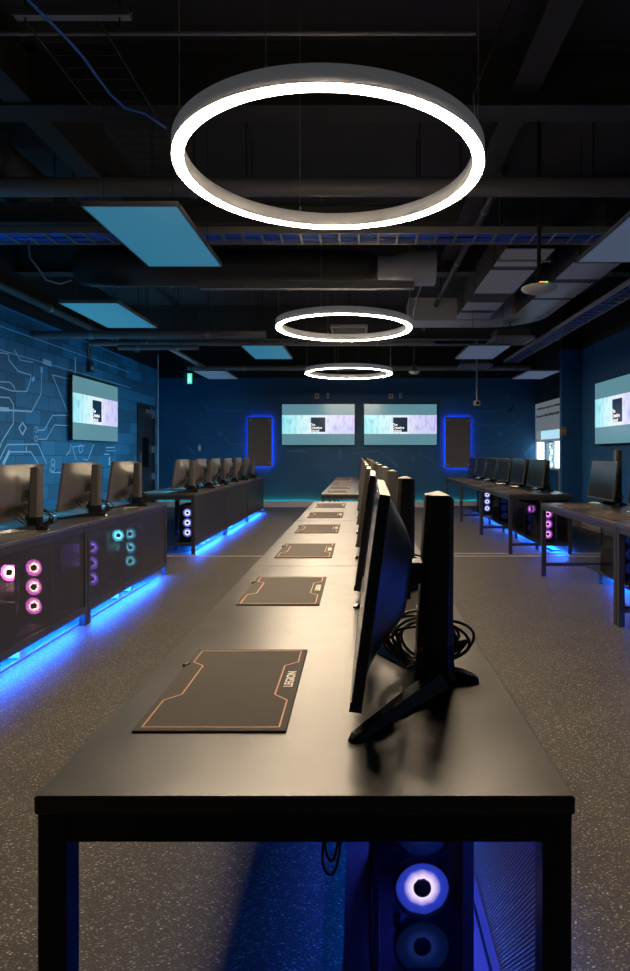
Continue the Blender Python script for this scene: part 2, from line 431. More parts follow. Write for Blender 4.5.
mb_ = MB(); bw = lambda px, py: ((px-VX)*YB/FPX, CZ+(HY-py)*YB/FPX)
for L, w in (([(201, 402), (209, 411), (233, 411), (246, 410)], .02), ([(187, 446), (195, 454)], .05), ([(225, 438), (229, 444), (246, 445)], .02), ([(186, 418), (200, 436), (215, 440)], .015),
             ([(471, 411), (510, 411), (517, 401)], .025), ([(505, 410.5), (511, 410.5), (517, 402)], .06), ([(473, 421), (479, 425), (516, 425), (527, 413)], .02), ([(525, 454), (533, 446)], .07),
             ([(350, 453), (380, 451), (395, 466)], .02), ([(388, 457), (397, 466)], .06), ([(287, 451), (306, 451)], .04), ([(470, 447), (500, 447), (512, 440)], .015), ([(418, 452), (432, 460), (440, 470)], .02)):
    wall_line(mb_, [bw(*p) for p in L], w, 'B')
for c in ((507, 397), (500, 434), (340, 452), (340, 457), (413, 459), (220, 434)):
    mb_.prism(circ(bw(*c), .05, 16)[:-1], YB-.003, YB+.001, lambda a, b, h: (a, h, b))
struct(mb_.build('trim_7', 'line_b'))

# door --------------------------------------------------------------
dr = bpy.data.objects.new('door_1', None); COL.objects.link(dr); dr.location = (XL, DY0, 0); struct(dr)
w_ = DY1-DY0
MB().box(-.2, 0, 0, .02, .06, DH).box(-.2, w_-.06, 0, .02, w_, DH).box(-.2, .06, DH-.06, .02, w_-.06, DH).build('door_frame', 'door', dr)
lf = MB().box(-.07, .06, 0, -.02, w_-.06, .95).box(-.07, .06, 1.55, -.02, w_-.06, DH-.06).box(-.07, .06, .95, -.02, .35, 1.55).box(-.07, .75, .95, -.02, w_-.06, 1.55).build('door_leaf', 'door', dr)
MB().box(-.05, .35, .95, -.04, .75, 1.55).build('vision_panel', 'glass', lf)
for z in (.7, 1.25, 1.95): MB().box(-.02, w_-.10, z, .03, w_-.05, z+.13).build('hinge', 'chrome', lf)
MB().box(-.02, .55, DH-.17, .04, .9, DH-.09).cyl((.01, .88, DH-.1), (.06, .60, DH-.05), .012).build('door_closer', 'chrome', lf)
MB().box(-.02, .11, 1.0, .04, .14, 1.25).build('door_handle', 'chrome', lf)

# ------------------------------------------------------------------ desks
DW, DL, DT = .776, 1.826, .73
def make_desk(label, under_light=False):
    t = thing('computer_desk', (0, 0, 0), label, 'desk')
    MB().bevbox(-DW, 0, DT-.027, 0, DL, DT, .003).build('tabletop', 'top', t)
    L = .042
    for x in (-DW+.004, -L-.004):
        for y in (.004, DL-L-.004): MB().bevbox(x, y, 0, x+L, y+L, DT-.027, .002).build('leg', 'steel_black', t)
    z0, z1 = DT-.068, DT-.0275
    MB().box(-DW+.047, .006, z0, -.047, .04, z1).box(-DW+.047, DL-.04, z0, -.047, DL-.006, z1)\
        .box(-DW+.006, .047, z0, -DW+.04, DL-.047, z1).box(-.04, .047, z0, -.006, DL-.047, z1).build('apron', 'steel_black', t)
    for y in (.01, DL-.04): MB().box(-DW+.047, y, .10, -.047, y+.03, .13).build('cross_bar', 'steel_black', t)
    MB().box(-.345, .041, .103, -.031, DL-.041, .115).build('shelf', 'steel_black', t)
    for y in (.35, 1.40): MB().box(-.345, y, 0, -.315, y+.03, .103).build('shelf_leg', 'steel_black', t)
    MB().box(-.030, .047, .090, -.004, DL-.047, .136).build('bottom_rail', 'steel_black', t)
    MB().box(-.0125, .047, .136, -.0115, DL-.047, z0).build('mesh_panel', 'mesh', t)
    MB().box(-.075, .06, .098, -.050, DL-.06, .1028).build('led_strip', 'led_blue', t)
    if under_light:
        MB().box(-.056, .06, z1-.008, -.044, DL-.06, z1).build('top_led_strip', 'led_soft', t)
        MB().box(-.068, .055, z1-.030, -.062, DL-.055, z1).build('added_light_shield', 'steel_black', t)  # opaque strip added to keep the LED light on the mesh side
    return remember(t)

XC, XLN, XLF, XRT = .310, -1.94, -2.0, 2.60
# ------------------------------------------------------------------ monitor
def make_monitor(label, lit=False, tall=1.0):
    t = thing('computer_monitor', (0, 0, 0), label, 'monitor')
    # stand column with a chamfered rear edge and a sloped top
    H = .405*tall
    sec = lambda k: [(-.034*k, -.026), (-.020*k, -.036), (.024*k, -.036), (.036*k, -.022), (.036*k, .022), (.024*k, .036), (-.020*k, .036), (-.034*k, .026)]
    c = MB(); lo = sec(1.10); hi = sec(.84); n = 8
    vs = [(x-.011, y, .085) for x, y in lo]+[(x, y, H-.012+(.010 if abs(x) < .03 else 0)) for x, y in hi]+[(0, 0, H+.006)]
    c.add(vs, [(i, (i+1) % n, n+(i+1) % n, n+i) for i in range(n)]+[(n+i, n+(i+1) % n, 2*n) for i in range(n)]+[tuple(range(n))[::-1]])
    c.build('column', 'column', t)
    # gloss collar and three pronged foot
    f = MB(); lo2 = sec(1.25); mid = sec(1.08)
    vs = [(x-.011, y, .012) for x, y in lo2]+[(x-.011, y, .085) for x, y in mid]
    f.add(vs, [(i, (i+1) % n, n+(i+1) % n, n+i) for i in range(n)]+[tuple(range(n))[::-1], tuple(range(n, 2*n))])
    def prong(p0, p1, w0, w1, h0, h1):
        a = Vector((p0[0], p0[1], 0)); b = Vector((p1[0], p1[1], 0)); d = (b-a).normalized(); s = Vector((-d.y, d.x, 0)); u = Vector((0, 0, 1))
        vs = []
        for p, w, h, z in ((a, w0, h0, .0), ((a+b)/2, (w0+w1)/2, (h0*.35+h1*.65), .004), (b-d*.01, w1, h1, 0), (b, w1*.6, h1*.6, 0)):
            vs += [p-s*w/2+u*z, p+s*w/2+u*z, p+s*w*.28+u*(z+h), p-s*w*.28+u*(z+h)]
        fs = [(0, 1, 2, 3), (12, 15, 14, 13)]
        for k in range(3): fs += [(k*4+i, k*4+(i+1) % 4, k*4+4+(i+1) % 4, k*4+4+i) for i in range(4)]
        f.add(vs, fs)
    prong((0, -.02), (-.178, -.285), .05, .026, .034, .012)
    prong((0, .02), (-.178, .285), .05, .026, .034, .012)
    prong((.02, 0), (.085, 0), .06, .04, .030, .016)
    f.build('foot', 'gloss_plastic', t)
    # panel: leaning 7.5 degrees, local frame (a: towards the back, y: across, h: up along the screen)
    ang = math.radians(7.6); org = Vector((-.178, 0, .060))
    up = Vector((math.sin(ang), 0, math.cos(ang))); bk = Vector((math.cos(ang), 0, -math.sin(ang)))
    W, HH = .61, .366
    P = lambda a, y, h: tuple(org+bk*a+up*h+Vector((0, y, 0)))
    hs = MB(); nu, nv = 20, 14; e = .018
    grid = {}
    vs = []
    for i in range(nu+1):
        for j in range(nv+1):
            u = i/nu*2-1; v = j/nv*2-1
            su = min(1, max(0, (1-abs(u))/.62)); sv = min(1, max(0, (1-abs(v-.06))/.72))
            q = (su*su*(3-2*su))*(sv*sv*(3-2*sv))
            grid[i, j] = len(vs); vs.append(P(e+.066*q, u*W/2, (v+1)/2*HH))
    hs.add(vs, [(grid[i, j], grid[i+1, j], grid[i+1, j+1], grid[i, j+1]) for i in range(nu) for j in range(nv)], True)
    # edge band and front bezel
    b8 = [P(0, -W/2, 0), P(0, W/2, 0), P(0, W/2, HH), P(0, -W/2, HH), P(e, -W/2, 0), P(e, W/2, 0), P(e, W/2, HH), P(e, -W/2, HH)]
    hs.add(b8, [(0, 1, 5, 4), (1, 2, 6, 5), (2, 3, 7, 6), (3, 0, 4, 7), (0, 3, 2, 1)])
    hs.mat(1)
    for z0, z1 in ((0, .016),):
        q = [P(-.003, -W/2, z0), P(-.003, W/2, z0), P(-.003, W/2, z1), P(-.003, -W/2, z1), P(0, -W/2, z0), P(0, W/2, z0), P(0, W/2, z1), P(0, -W/2, z1)]
        hs.add(q, [(0, 1, 2, 3), (0, 4, 5, 1), (1, 5, 6, 2), (2, 6, 7, 3), (3, 7, 4, 0)])
    sh = hs.build('housing', ['back_plastic', 'plastic'], t)
    s = MB(); y0, z0, z1 = W/2-.008, .017, HH-.008
    q = [P(-.001, -y0, z0), P(-.001, y0, z0), P(-.001, y0, z1), P(-.001, -y0, z1), P(.0, -y0, z0), P(.0, y0, z0), P(.0, y0, z1), P(.0, -y0, z1)]
    s.add(q, [(0, 1, 2, 3), (0, 4, 5, 1), (1, 5, 6, 2), (2, 6, 7, 3), (3, 7, 4, 0)])
    s.build('screen', 'screen_on' if lit else 'screen', t)
    # small red mark and port rows on the housing
    k = MB()
    ym, hm = -.20, .10
    def rear(y, h): 
        u = y/(W/2); v = h/HH*2-1
        su = min(1, max(0, (1-abs(u))/.62)); sv = min(1, max(0, (1-abs(v-.06))/.72))
        return e+.066*(su*su*(3-2*su))*(sv*sv*(3-2*sv))
    for dy, dh, a, L in ((0, .004, .6, .010), (0, .004, -.6, .010), (0, -.002, 0, .009)):
        for tt in range(5):
            r = tt/4*L; y = ym+dy+math.sin(a)*r*(1 if a else 0); h = hm+(math.cos(a)*r if a else -r)
            p = P(rear(y, h)+.001, y, h)
            k.box(p[0]-.002, p[1]-.0017, p[2]-.0017, p[0]+.001, p[1]+.0017, p[2]+.0017)
    k.build('logo_mark', 'red_print', sh)
    # arm to the column
    ar = MB(); a0 = Vector(P(.074, 0, HH*.52)); ar.box(a0.x, -.05, a0.z-.05, a0.x+.016, .05, a0.z+.05)
    ar.box(a0.x+.012, -.028, a0.z-.022, -.028, .028, a0.z+.022); ar.build('arm', 'plastic', t)
    # looped cables behind the column
    cb = MB(); rnd = random.Random(3)
    for i in range(6):
        cx, cz = rnd.uniform(-.035, .008), rnd.uniform(.062, .078); rx, rz = rnd.uniform(.062, .088), rnd.uniform(.038, .056); yy = rnd.uniform(.055, .10)
        cb.tube([(cx+rx*math.cos(a), yy+.014*math.sin(2*a+i), cz+rz*math.sin(a)) for a in [2*PI*k_/26 for k_ in range(26)]], .0036, 6, True)
    for i in range(4):
        y = -.05+.035*i
        p = Vector(P(.05, y*2, .07))
        cb.tube([p, p+Vector((.03, .0, -.035)), (-.07, .03+y*.6, .03), (-.02, .075, .02), (.05, .085, .03+.01*i), (.075, .07, .07)], .0034, 6)
    cb.build('cable', 'cable', t)
    return remember(t)

# ------------------------------------------------------------------ desk mat
def make_pad(label):
    t = thing('desk_mat', (0, 0, 0), label, 'desk mat')
    W, D = .272, .455    # x, y
    MB().bevbox(0, 0, 0, W, D, .004, .0015).build('cloth', 'pad', t)
    ln = MB(); i_ = .014
    pts = [(i_, i_), (W-i_, i_), (W-i_, .135), (W-.042, .165), (W-.042, .335), (W-i_, .36), (W-i_, D-i_), (i_, D-i_), (i_, .36), (.042, .335), (.042, .165), (i_, .135), (i_, i_)]
    for (x0, y0), (x1, y1) in zip(pts, pts[1:]):
        d = Vector((x1-x0, y1-y0)).normalized(); n = Vector((-d.y, d.x))*.0014; e = d*.001
        ln.prism([(x0-e.x+n.x, y0-e.y+n.y), (x0-e.x-n.x, y0-e.y-n.y), (x1+e.x-n.x, y1+e.y-n.y), (x1+e.x+n.x, y1+e.y+n.y)], .0039, .0046)
    ln.build('printed_line', 'pad_line', t)
    text_mesh('logo_text', 'LEGION', .026, 'white_print', t, (W-.012, .205, .0042), (0, 0, PI/2), .0004)
    MB().cyl((-.002, .335, .004), (.006, .35, .004), .0045, 8).build('edge_clip', 'cable', t)
    return remember(t)

# ------------------------------------------------------------------ computer
def make_pc(label, rotors, fz=.115, rear=None):
    t = thing('desktop_computer', (0, 0, 0), label, 'computer')
    w, d, h = .105, .43, .46      # front at y=0 facing -y
    b = MB(); k = .006
    b.box(-w, 0, .012, w, d, .012+k).box(-w, 0, h-k, w, d, h).box(w-k, 0, .018, w, d, h-k)
    b.box(-w, d-k, .018, w-k, d, .23)
    for y in (0, d-.018):
        b.box(-w, y, .018, -w+.012, y+.012, h-k)
    b.box(w-.022, 0, .018, w-k, .012, h-k)
    for x in (-w+.01, w-.04):
        for y in (.03, d-.06): b.box(x, y, 0, x+.03, y+.03, .012)
    b.build('case', 'steel_black', t)
    MB().box(-w-.003, .004, .02, -w, d-.004, h-.004).build('side_glass', 'pc_glass', t)
    MB().box(-w+.014, -.004, .02, w-.024, -.001, h-.004).build('front_glass', 'pc_glass', t)
    MB().box(w-k-.03, .08, .10, w-k-.002, d-.03, h-.04).box(-.02, .14, .20, .06, .26, .235).build('motherboard', 'plastic', t)
    fans = [(0, .026, fz+.124*i, rotors[i]) for i in range(3)]
    if rear: fans.append((0, d-.12, .388, rear))
    for x, y, z, r in fans:
        fr = MB(); fr.lathe([(.0605, -.012), (.0605, .012), (.057, .012), (.057, -.012)], 'y', 32, closed=True)
        for sx in (-1, 1):
            for sz in (-1, 1): fr.box(min(sx*.047, sx*.061), -.012, min(sz*.047, sz*.061), max(sx*.047, sx*.061), .012, max(sz*.047, sz*.061))
        fo = fr.build('fan', 'steel_black', t, (x, y, z))
        ro = MB(); n = 9; m_ = 72; vs = []; rs = (.018, .024, .031, .038, .045, .051, .0555)
        for i in range(m_):
            for ri in rs:
                tw = (ri-.02)*9; ph = ((i/m_*n-tw*n/(2*PI)) % 1)
                a0 = 2*PI*i/m_; vs.append((ri*math.cos(a0), -.005+.006*abs(ph-.5), ri*math.sin(a0)))
        k_ = len(rs)
        ro.add(vs, [(i*k_+j, ((i+1) % m_)*k_+j, ((i+1) % m_)*k_+j+1, i*k_+j+1) for i in range(m_) for j in range(k_-1)], True)
        ro.build('rotor', r, fo)
        MB().lathe([(0, -.010), (.016, -.010), (.019, -.006), (.019, .008), (0, .008)], 'y', 24).build('hub', 'plastic', fo)
    return remember(t)

# ------------------------------------------------------------------ lay out the rows
SH = .115
desk0 = make_desk('x'); desk1 = make_desk('x', True)
mon0 = make_monitor('x'); mon1 = make_monitor('x', True); mon2 = make_monitor('x', False, 1.30)
pad0 = make_pad('x')
PCV = {}
def pcv(key, rotors, fz=.115, rear=None): PCV[key] = make_pc('x', rotors, fz, rear)
pcv('c', ['rot_dim', 'rot_blue', 'rot_dim'], .063)
pcv('white', ['rot_white']*3); pcv('purple', ['rot_purple']*3); pcv('pink', ['rot_pink']*3, rear='rot_pink')
pcv('teal', ['rot_teal']*3, rear='rot_teal'); pcv('mag', ['rot_magenta']*3); pcv('mag1', ['rot_dim', 'rot_dim', 'rot_magenta']); pcv('dim', ['rot_dim']*3); pcv('blue', ['rot_purple', 'rot_white', 'rot_dim'])
used = set()
def place(src, loc, rz, label, group):
    if src.name not in used:
        used.add(src.name); src.location = loc; src.rotation_euler = (0, 0, rz); src['label'] = label; src['group'] = group
        return src
    return dup(src, loc, rz, label, group)

FAR = ['third from the far end', 'second from the far end', 'first from the far end']
def row(x, y0, n, desk, mon, where, moff=.0, mrot=0, pcs=(), n_skip=0, tall=(), from_far=False):
    for i in range(n):
        w = ORD[i] if i < n-1 or n < 3 else 'farthest'
        if from_far: w = FAR[i-n]
        place(desk, (x, y0+i*1.83, 0), 0, 'black steel-legged desk, %s in the %s' % (w, where), 'desks in long rows')
    for i in range(2*n):
        if i < n_skip: continue
        yc = y0+.4575+.915*i
        w = ORD[i-n_skip] if i < 2*n-1 or n < 3 else 'farthest'
        if from_far: w = FAR[i-2*n]
        place(mon2 if i in tall else mon, (x-.139, yc+moff-.01, DT), mrot, 'slim black monitor, %s along the %s' % (w, where), 'monitors on the desk rows')
        place(pad0, (x-.710, yc-.255, DT), 0, 'dark grey copper-lined desk mat, %s along the %s' % (w, where), 'desk mats on the desk rows')
    for j, (key, yy, rz, dx, what) in enumerate(pcs):
        place(PCV[key], (x+dx, yy, SH), rz, '%s, under the %s' % (what, where), 'computers under the desks')

N1, N2, N3, N4, N5, N6 = 'central row nearest the camera', 'far central row', 'left near row by the mural', 'left far row by the door', 'right near row', 'right far row by the column'
row(XC, .886, 3, desk1, mon0, N1, mrot=math.radians(-1.3), pcs=[
    ('c', 1.29, 0, -.176, 'black computer with one bright blue fan'),
    ('blue', 2.85, 0, -.176, 'second black computer from the camera'),
    ('blue', 3.75, 0, -.176, 'third black computer from the camera'),
    ('blue', 4.70, 0, -.176, 'fourth black computer from the camera'),
    ('blue', 5.55, 0, -.176, 'farthest black computer')])
row(XC, 7.62, 3, desk1, mon0, N2)
row(XLN, 2.62, 2, desk0, mon1, N3, n_skip=1, moff=.02, pcs=[
    ('pink', 4.07, PI, -.18, 'black computer with pink lit fans behind mesh'),
    ('purple', 4.95, PI, -.18, 'black computer with violet lit fans behind mesh'),
    ('teal', 5.77, PI, -.18, 'black computer with turquoise lit fans behind mesh')])
row(XLF, 7.55, 3, desk0, mon1, N4, moff=-.04, pcs=[
    ('white', 7.80, 0, -.165, 'black computer with three white-blue fans')])
row(XRT, .75, 3, desk1, mon0, N5, n_skip=4, moff=.12, tall=(5,), from_far=True, pcs=[
    ('dim', 5.36, 0, -.24, 'dark computer, farther of two'),
    ('purple', 4.55, 0, -.24, 'dark computer with violet fans, nearer of two')])
row(XRT, 7.55, 3, desk0, mon0, N6, moff=.12, mrot=math.radians(2.5), pcs=[
    ('mag', 7.64, 0, -.265, 'black computer with three pink-violet fans'),
    ('mag1', 8.36, 0, -.265, 'black computer with one pink-violet fan lit'),
    ('dim', 9.95, 0, -.265, 'dark computer with unlit fans'),
    ('white', 11.27, 0, -.265, 'black computer with white-blue fans')])

# cables hanging below the front desk
def spline(P, n=8):
    P = [Vector(p) for p in P]; P = [P[0]]+P+[P[-1]]; out = []
    for a, b, c, d in zip(P, P[1:], P[2:], P[3:]):
        for k in range(n):
            t = k/n; out.append(.5*((2*b)+(c-a)*t+(2*a-5*b+4*c-d)*t*t+(3*b-a-3*c+d)*t**3))
    return out+[P[-1]]
cb = MB(); rnd = random.Random(11)
for i in range(8):
    x = -.045+rnd.uniform(-.01, .045); y = 1.24+rnd.uniform(-.03, .03); a = rnd.uniform(-.05, -.005); b = rnd.uniform(.40, .58)
    cb.tube(spline([(x+.01, y, .69), (x+.005, y, .64), (x+a*.6, y+.01, (b+.64)/2), (x+a, y+.02, b), (x+a*.2, y+.03, b-.03), (x+.01, y+.025, b+.04), (x+.018, y+.01, .62), (x+.03, y, .69)]), .0030, 6)
tag(cb.build('cable_bundle', 'cable'), 'tangle of thin black cables hanging below the front desk beside the computer', 'cables')
# white floor raceways with power adapters
def raceway(x, y0, y1, label, boxes, where):
    tag(MB().bevbox(x-.165, y0, 0, x-.048, y1, .014, .004).build('cable_raceway', 'raceway'), label, 'cable cover', 'floor raceways')
    for k, (y, s) in enumerate(boxes):
        t = thing('power_adapter', (x-.088, y, .014), 'white square power adapter, %s one on the raceway under the %s' % (ORD[k], where), 'power adapter', 'power adapters on the floor')
        MB().bevbox(-.035, -.035*s, 0, .035, .035*s, .058, .006).build('body', 'white', t)
        MB().tube([(-.02, .035*s, .03), (-.04, .06*s, .04), (-.06, .09*s, .01)], .005).build('lead', 'white', t)
raceway(XLN-.005, 2.7, 5.85, 'white floor cable cover glowing blue under the left near desks', [(3.36, 1), (3.68, 1), (5.18, .9), (5.46, .9)], 'left near desks')
raceway(XLF-.005, 7.8, 12.7, 'white floor cable cover glowing blue under the left far desks', [(8.3, 1), (8.55, 1), (10.1, 1), (11.9, 1)], 'left far desks')
raceway(XRT-.005, 7.8, 12.7, 'white floor cable cover glowing blue under the right far desks', [(8.5, 1), (9.0, 1)], 'right far desks')
raceway(XRT-.005, 2.8, 5.85, 'white floor cable cover glowing blue under the right near desks', [(5.5, 1), (5.2, 1)], 'right near desks')

# ------------------------------------------------------------------ televisions
def make_tv(label):
    t = thing('wall_television', (0, 0, 0), label, 'television', 'wall televisions')
    W, H = 1.68, .955
    MB().bevbox(-W/2, 0, -H/2, W/2, .05, H/2, .004).box(-.3, .05, -.2, .3, .078, .2).build('housing', 'gloss_plastic', t)
    s = MB().box(-.83, -.002, -.465, .83, 0, .465).build('screen', 'tv', t)
    u = lambda a: (a-.5)*1.68
    v = lambda a: (.5-a)*.955
    MB().box(u(.40), -.004, v(.675), u(.595), -.002, v(.327)).build('picture_square', 'tv_square', s)
    for k, (tx, yy, sz) in enumerate((('The', .53, .080), ('Creative', .60, .080), ('School', .67, .080))):
        text_mesh('picture_text', tx, sz, 'tv_text', s, (u(.385), -.0045, v(yy)), (PI/2, 0, 0), .0004)
    return remember(t)
tv = make_tv('wide television on the far wall, left one of the central pair'); tv.location = (-.932, YB-.079, 1.893)
dup(tv, (.949, YB-.079, 1.893), 0, 'wide television on the far wall, right one of the central pair')
dup(tv, (XL+.079, 9.78, 1.895), PI/2, 'television on the navy block wall at left')
dup(tv, (XR-.079, 8.78, 1.84), -PI/2, 'television on the dark right wall, cut by the picture edge')

# backlit felt panels on the far wall
def felt(label, x0, x1, z0, z1):
    cx, cz = (x0+x1)/2, (z0+z1)/2; w, h = (x1-x0)/2, (z1-z0)/2
    t = thing('backlit_wall_panel', (cx, YB, cz), label, 'wall panel', 'backlit wall panels')
    MB().bevbox(-w, -.06, -h, w, -.035, h, .003).build('panel', 'acoustic', t)
    MB().box(-w+.05, -.034, -h+.05, w-.05, -.001, h-.05).build('spacer', 'steel_black', t)
    e = .02
    MB().box(-w+e, -.03, -h+e, -w+e+.015, -.012, h-e).box(w-e-.015, -.03, -h+e, w-e, -.012, h-e)\
        .box(-w+e+.015, -.03, -h+e, w-e-.015, -.012, -h+e+.015).box(-w+e+.015, -.03, h-e-.015, w-e-.015, -.012, h-e).build('led_edge', 'led_wall', t)
    for sx in (-1, 1):
        for sz in (-1, 1): MB().cyl((sx*(w-.06), -.066, sz*(h-.08)), (sx*(w-.06), -.06, sz*(h-.08)), .02, 12).build('fixing', 'chrome', t)
felt('upright grey panel edged in blue light, left of the far televisions', -2.55, -2.0, .93, 2.07)
felt('upright grey panel edged in blue light, right of the far televisions', 1.98, 2.56, .90, 2.07)

# small wall fittings
for px, py, lab in ((317, 396, 'small white wall box above the left far television, left of two'), (328, 395.5, 'small white wall box above the left far television, right of two'),
                    (391, 396, 'small white wall box above the right far television, left of two'), (400.5, 395.5, 'small white wall box above the right far television, right of two')):
    p = bw(px, py); s = .05 if px in (317, 391) else .03
    b_ = thing('wall_socket', (p[0], YB, p[1]), lab, 'socket', 'sockets above the far televisions')
    MB().bevbox(-s, -.03, -.06, s, 0, .06, .006).build('plate', 'white_trim', b_); MB().box(-s*.4, -.034, -.02, s*.4, -.03, .02).build('insert', 'plastic', b_)
p = bw(199.5, 448); b_ = thing('light_switch', (p[0], YB, p[1]), 'small pale switch on the far wall left of the backlit panel', 'switch')
MB().bevbox(-.03, -.02, -.07, .03, 0, .07, .005).build('plate', 'white_trim', b_); MB().box(-.012, -.026, -.03, .012, -.02, .03).build('rocker', 'white', b_)
b_ = thing('junction_box', (XL, 9.65, 2.58), 'small dark box with conduits high on the left wall', 'junction box')
MB().bevbox(0, -.07, -.09, .06, .07, .09, .006).build('box', 'plastic', b_)
for y in (-.04, .04): MB().cyl((.02, y, .09), (.02, y, .75), .012, 8).build('conduit', 'pipe', b_)
MB().box(.06, -.025, -.05, .064, .025, .0).build('label_plate', 'white_trim', b_)
b_ = thing('wall_control_box', (3.43, 10.4, 1.6), 'small orange-brown box on the front of the blue column', 'wall box')
MB().bevbox(-.045, -.05, -.075, .045, 0, .075, .006).build('body', 'brown', b_); MB().box(-.02, -.054, -.02, .02, -.05, .03).build('button_plate', 'wood', b_)

# exit sign hanging in front of the far wall
t = thing('exit_sign', (-3.31, 12.0, 2.57), 'small green glowing exit sign hanging at the far left', 'sign')
MB().bevbox(-.085, 0, 0, .085, .05, .22, .004).build('housing', 'sign_dark', t)
fc = MB().box(-.01, -.006, .012, .078, 0, .208).build('lit_face', 'green_sign', t)
pg = MB(); pg.cyl((.032, -.008, .165), (.032, -.006, .165), .014, 12); pg.box(.022, -.008, .09, .044, -.006, .145)
pg.add([(.022, -.008, .09), (.034, -.008, .09), (.020, -.008, .04), (.010, -.008, .04)], [(0, 1, 2, 3)]).add([(.034, -.008, .09), (.044, -.008, .09), (.062, -.008, .045), (.052, -.008, .04)], [(0, 1, 2, 3)])
pg.build('pictogram', 'sign_white', fc)
for x in (-.06, .06): MB().cyl((x, .025, .22), (x, .025, ZC-2.57), .006, 8).build('hanger_rod', 'steel_black', t)

# ------------------------------------------------------------------ ring lamps
def make_ring(label):
    t = thing('ring_pendant_light', (0, 0, 2.60), label, 'light', 'hanging ring lights')
    R0, R1, h = .694, .750, .078
    MB().lathe([(R1, .004), (R1, h), (R0, h), (R0, .004)], 'z', 128, closed=True).build('housing', 'ring_house', t)
    MB().lathe([(R1-.002, 0), (R1-.002, .004), (R0+.002, .004), (R0+.002, 0)], 'z', 128, closed=True).build('glow_face', 'ring_glow', t)
    for a in (-.15, PI/2+.3, PI+.15, -PI/2-.3):
        x, y = .72*math.cos(a), .72*math.sin(a)
        MB().cyl((x, y, h), (x, y, ZC-2.6), .0025, 6).cyl((x, y, h), (x, y, h+.03), .007, 8).build('suspension_wire', 'strut', t)
    return remember(t)
rg = make_ring('large glowing ring lamp nearest the camera'); rg.location = (-.144, 3.06, 2.60)
dup(rg, (-.165, 6.85, 2.60), 0, 'middle glowing ring lamp of the three')
dup(rg, (-.175, 10.68, 2.60), 0, 'smallest glowing ring lamp, farthest from the camera')
def wire(label, pts, r, m_, name='hanging_cable', cat='cable', n=6): tag(MB().tube(pts, r, n).build(name, m_), label, cat)
wire('thin slanting wire above the right of the large ring lamp', [(.90, 3.6, 3.89), (.60, 3.25, 3.1), (.57, 2.98, 2.70)], .004, 'strut')
wire('pale slanting cable rising from the right of the middle ring lamp', [(.60, 6.92, 2.72), (.66, 6.95, 3.0), (.76, 6.98, 3.3), (.84, 7.0, 3.88)], .012, 'strut')

# ------------------------------------------------------------------ flat ceiling panels
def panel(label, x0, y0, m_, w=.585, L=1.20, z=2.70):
    t = thing('hanging_ceiling_panel', (x0, y0, z), label, 'ceiling panel', 'flat hanging ceiling panels')
    MB().box(.012, .012, 0, w-.012, L-.012, .012).build('glow_face', m_, t)  # underside glows in place of the room light falling on it
    MB().box(0, 0, 0, .012, L, .03).box(w-.012, 0, 0, w, L, .03).box(.012, 0, 0, w-.012, .012, .03).box(.012, L-.012, 0, w-.012, L, .03).box(.012, .012, .0125, w-.012, L-.012, .03).build('frame', 'panel_frame', t)
    for x in (.08, w-.08):
        for y in (.15, L-.15): MB().cyl((x, y, .03), (x, y, ZC-z), .0025, 5).build('hanger_wire', 'steel_black', t)
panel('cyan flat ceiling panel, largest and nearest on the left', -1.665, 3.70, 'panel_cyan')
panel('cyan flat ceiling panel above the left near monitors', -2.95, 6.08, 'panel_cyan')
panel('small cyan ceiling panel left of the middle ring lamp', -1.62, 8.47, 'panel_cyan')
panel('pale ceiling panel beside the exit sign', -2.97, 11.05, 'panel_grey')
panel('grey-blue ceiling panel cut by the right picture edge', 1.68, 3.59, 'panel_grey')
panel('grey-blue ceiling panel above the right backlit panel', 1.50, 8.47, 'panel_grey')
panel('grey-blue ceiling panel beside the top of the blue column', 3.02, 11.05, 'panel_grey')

# ------------------------------------------------------------------ services under the slab
def pipe(label, p0, p1, r, m_='pipe', name='ceiling_pipe', collars=0, cat='pipe'):
    t = thing(name, p0, label, cat, 'pipes under the ceiling'); d = Vector(p1)-Vector(p0)
    MB().cyl((0, 0, 0), d, r, 20).build('pipe', m_, t)
    for k in range(collars):
        c = d*((k+.5)/collars); u = d.normalized()*.02
        MB().cyl(c-u, c+u, r*1.12, 20).build('collar', 'strut', t)
        MB().cyl(c+Vector((0, 0, r)), (c.x, c.y, ZC-p0[2]), .006, 6).build('hanger_rod', 'steel_black', t)
pipe('thick grey pipe crossing the ceiling just behind the large ring lamp', (XL+.02, 4.60, 3.20), (XR-.02, 4.60, 3.20), .068, collars=4)
pipe('thin conduit crossing the ceiling top left of the large ring lamp', (XL+.02, 3.20, 3.39), (.6, 3.20, 3.39), .010, 'strut')
pipe('short teal-lit pipe behind the nearest cyan panel', (-3.2, 7.4, 3.26), (-1.9, 7.4, 3.26), .045, collars=2)
pipe('dark pipe crossing behind the second cyan panel', (XL+.02, 8.0, 2.76), (-1.2, 8.0, 2.76), .05, collars=2)
pipe('lower thin pipe behind the second cyan panel', (-3.3, 8.5, 2.68), (-2.2, 8.5, 2.68), .035, collars=2)
pipe('pale pipe running away toward the exit sign', (-2.9, 9.1, 2.84), (-2.9, 11.6, 2.84), .035, 'strut', collars=2)
pipe('black pipe running along the top of the left wall', (XL+.14, .5, 3.13), (XL+.14, 11.4, 3.13), .05, 'duct_black', collars=5)
pipe('dark pipe crossing between the middle and far ring lamps', (-3.9, 9.0, 2.83), (1.1, 9.0, 2.83), .04, collars=3)
pipe('dark pipe crossing in front of the far wall above the televisions', (-3.6, 13.0, 3.02), (3.6, 13.0, 3.02), .05, collars=3)
pipe('long thin conduit crossing in front of the smallest ring lamp', (-2.4, 10.0, 2.98), (2.3, 10.0, 2.98), .018, 'strut', collars=3)
